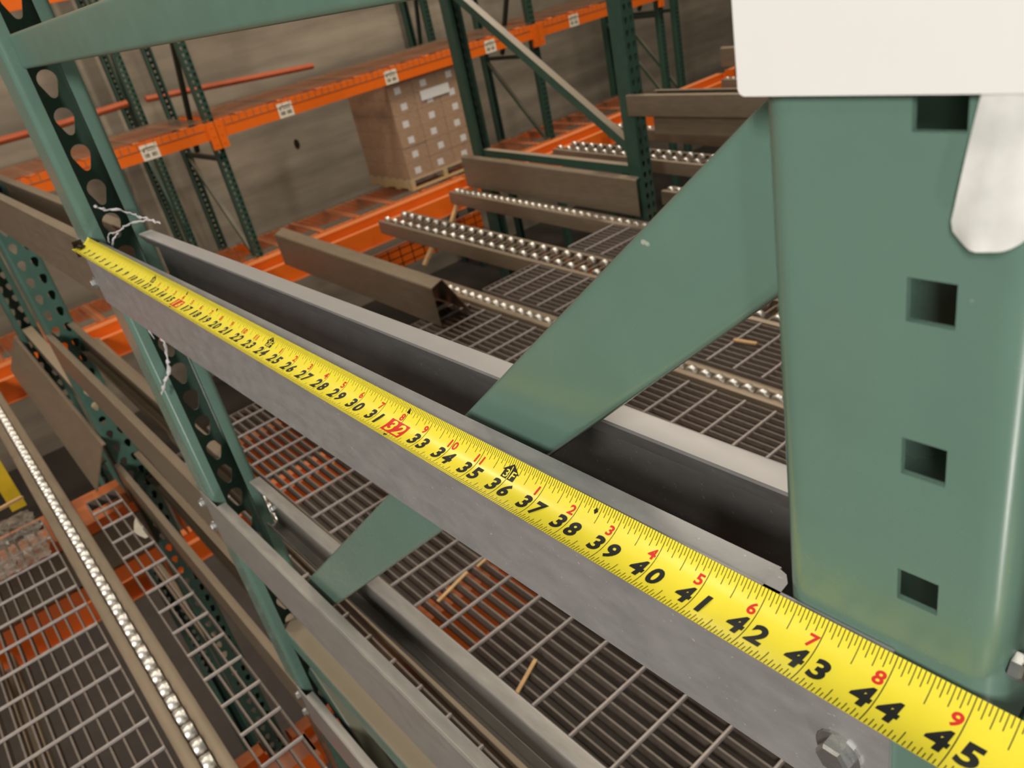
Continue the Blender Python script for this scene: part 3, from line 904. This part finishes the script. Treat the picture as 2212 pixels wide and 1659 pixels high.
part('truss_diamonds', m, BLACK, blade)
m = MB()
m.box(-0.10, -0.04, -0.72, -0.22, -0.55, 0.30)
m.box(-0.08, 0.75, -0.68, -0.28, 0.02, 0.06)
for rx_ in (0.2, 0.5): m.lathe([(0.08, 0), (0.06, 0.05)], lambda a, b, t: (rx_+a, -0.48+b, 0.06+t), 10)
part('end_hook', m, DARKH, tape)

# ------------------------------------------------------------------ label and film on the near post
o = thing('location_label', 'large blank white label card at the top right corner', 'label', (44.5, 0.0, 7.24))
m = MB()
def rrect(x0, x1, z0, z1, r, n=5):
    pts = []
    for cx, cz, a0 in ((x1-r, z1-r, 0), (x0+r, z1-r, 90), (x0+r, z0+r, 180), (x1-r, z0+r, 270)):
        for i in range(n+1):
            t = math.radians(a0+90*i/n); pts.append((cx+r*math.cos(t), cz+r*math.sin(t)))
    return pts
rp = rrect(42.05, 46.6, 7.25, 11.3, 0.09)
m.poly([(x, -0.02, z) for x, z in rp]); m.poly([(x, 0.02, z) for x, z in rp[::-1]])
for i in range(len(rp)):
    a, b = rp[i], rp[(i+1) % len(rp)]
    m.quad((a[0], -0.02, a[1]), (a[0], 0.02, a[1]), (b[0], 0.02, b[1]), (b[0], -0.02, b[1]))
part('card', m, WHITE, o)

m = MB(); nu, nv = 10, 14
b0 = len(m.v)
for j in range(nv+1):
    q = j/nv
    z = 7.5 - q*1.62
    hw = 0.14 + 0.27*q**0.9
    for i in range(nu+1):
        t = i/nu*2-1
        edge = 1 - 0.35*max(0, q-0.85)/0.15*abs(t)**2
        m.v.append((44.72 + 0.05*q + hw*t*(1-0.5*max(0, q-0.9)/0.1*0.6), 0.06 - 0.16*q**0.6 - 0.06*q*(1-t*t) - 0.012*math.sin(7*t+5*q)*q, z + 0.10*abs(t)**3*q**6 + 0.05*t*q))
for j in range(nv):
    for i in range(nu):
        a = b0+j*(nu+1)+i
        m.f.append((a, a+1, a+nu+2, a+nu+1))
single('plastic_film', m, FILM, 'strip of whitish plastic film hanging below the white label', 'film', (44.7, -0.05, 5.9), None, 60)

# ------------------------------------------------------------------ torn stretch wrap tied at the far post
o = thing('torn_wrap', 'torn twist of white stretch wrap tied round the rear channel by the far post', 'plastic wrap', (0.6, 2, 0))
def twist(pts, r0, r1):
    out, rad = [], []
    P = [Vector(p) for p in pts]
    for i in range(len(P)-1):
        for k in range(6):
            t = k/6
            q = P[i].lerp(P[i+1], t) + Vector((random.uniform(-.04,.04), random.uniform(-.04,.04), random.uniform(-.04,.04)))
            out.append(q); rad.append(random.uniform(r0, r1))
    out.append(P[-1]); rad.append(r0*0.6)
    return out, rad
m = MB()
p, r = twist([(0.6, 1.0, 1.75), (0.7, 1.35, 1.45), (0.9, 2.0, 1.25), (1.0, 2.6, 0.75), (1.2, 3.2, 0.25), (2.2, 3.35, 0.1)], 0.03, 0.10); m.tube(p, r, 6)
p, r = twist([(1.2, 3.1, 0.3), (1.0, 2.2, 0.45), (1.0, 1.5, 0.25), (1.0, 1.05, -0.1), (1.0, 0.75, -0.6), (0.9, 0.6, -2.5), (0.8, 0.9, -6.0)], 0.025, 0.075); m.tube(p, r, 6)
p, r = twist([(1.0, 1.5, 0.25), (1.05, 0.95, 0.3), (1.0, 0.8, -0.2)], 0.03, 0.05); m.tube(p, r, 5)
part('knot', m, STRING, o, 60)
m = MB()
p, r = twist([(0.6, 1.4, -5.6), (0.6, 1.35, -6.4), (0.6, 1.15, -7.4), (0.6, 0.9, -8.2), (0.6, 0.45, -8.7), (0.6, 0.0, -9.3)], 0.03, 0.15); m.tube(p, r, 6)
part('loose_end', m, STRING, o, 60)

# ------------------------------------------------------------------ debris on the gratings
def stick(label, a, b, wv=0.3, h=0.12, mm=WOOD2, nm='wood_splinter'):
    m = MB(); m.obox(a, b, wv, h)
    c = ((a[0]+b[0])/2, (a[1]+b[1])/2, min(a[2], b[2]))
    return single(nm, m, mm, label, 'debris', c)
stick('wood splinter lying on the grating near the right green post', (-8.0, 62.6, zd(-8)+.3), (-5.2, 63.2, zd(-5)+.3), 0.5, 0.2)
stick('thin wood splinter stuck in the grating left of the others, below the tape', (-1.6, 13.2, zd(-2)+.25), (-2.4, 17.0, zd(-2)+.3), 0.3, 0.12)
stick('short wood splinter close under the front channel edge', (-2.2, 18.0, zd(-2)+.3), (-2.6, 20.6, zd(-2)+.25), 0.25, 0.12)
stick('thin wood splinter beside the bright galvanised channel at the bottom', (10.6, 11.6, zd(10)+.25), (9.4, 14.6, zd(9)+.3), 0.3, 0.12)
stick('pale wooden stake leaning under the single central wheel rail', (-100, 88.6, -37.2), (-100, 84.2, -42.6), 1.0, 0.6)
stick('pale wooden stake standing below the double-row wheel rail', (-95, 76.8, -42.0), (-95, 73.4, -45.3), 1.0, 0.6)
stick('pale wooden stick across the litter at the left edge', (-55.0, -9.9, zd(-55)+0.6), (-52.5, -13.5, zd(-52)+1.6), 0.5, 0.3)
m = MB(); b0 = 0
for i in range(9):
    t = i/8
    for k in (-1, 1):
        m.v.append((-33.6-2.0*t, -1.75+0.42*k*(1-0.6*abs(2*t-1))-0.3*math.sin(3*t), zd(-35)+0.3+1.5*t+0.2*k*t))
for i in range(8): m.f.append((2*i, 2*i+1, 2*i+3, 2*i+2))
single('paper_scrap', m, PAPER, 'curled pale paper scrap on the narrow left grating', 'debris', (-34.5, -1.9, zd(-35)+.3), None, 60)
# crumpled plastic heap
m = MB(); n1, n2 = 22, 16
for i in range(n1+1):
    for j in range(n2+1):
        u, v = i/n1, j/n2
        e = math.sin(math.pi*u)*math.sin(math.pi*v)
        m.v.append((-53+13*u+random.uniform(-.3,.3), -16.2+6.4*v+random.uniform(-.3,.3), zd(-45)+0.2+e*(0.9+random.uniform(-0.35, 0.5))))
for i in range(n1):
    for j in range(n2):
        a = i*(n2+1)+j; m.f.append((a, a+1, a+n2+2, a+n2+1))
single('plastic_heap', m, film_mat('grey_plastic_film', lin(138, 128, 114), (0.3, 0.8), 0.35), 'crumpled heap of greyish plastic film on the left grating', 'film', (-45, -12, zd(-45)))
m = MB()
for i in range(7):
    a = random.uniform(0, 6.28)
    m.obox((-29.5+math.cos(a)*.3, 84.9+math.sin(a)*.3, zd(-30)+.4), (-29.5-math.cos(a)*1.1, 84.9-math.sin(a)*.9, zd(-30)+1.7+random.random()), 0.5, 0.1)
single('paper_scrap', m, PAPER, 'small crumpled white scrap behind the single central wheel rail', 'debris', (-29.5, 85, zd(-30)))
m = MB(); m.box(-65.5, -65.3, -11.9, -10.1, -41, -33.4)
single('yellow_strap', m, YELP, 'yellow strap hanging at the left edge beyond the left wheel rail', 'strap', (-65.4, -10.3, -41))
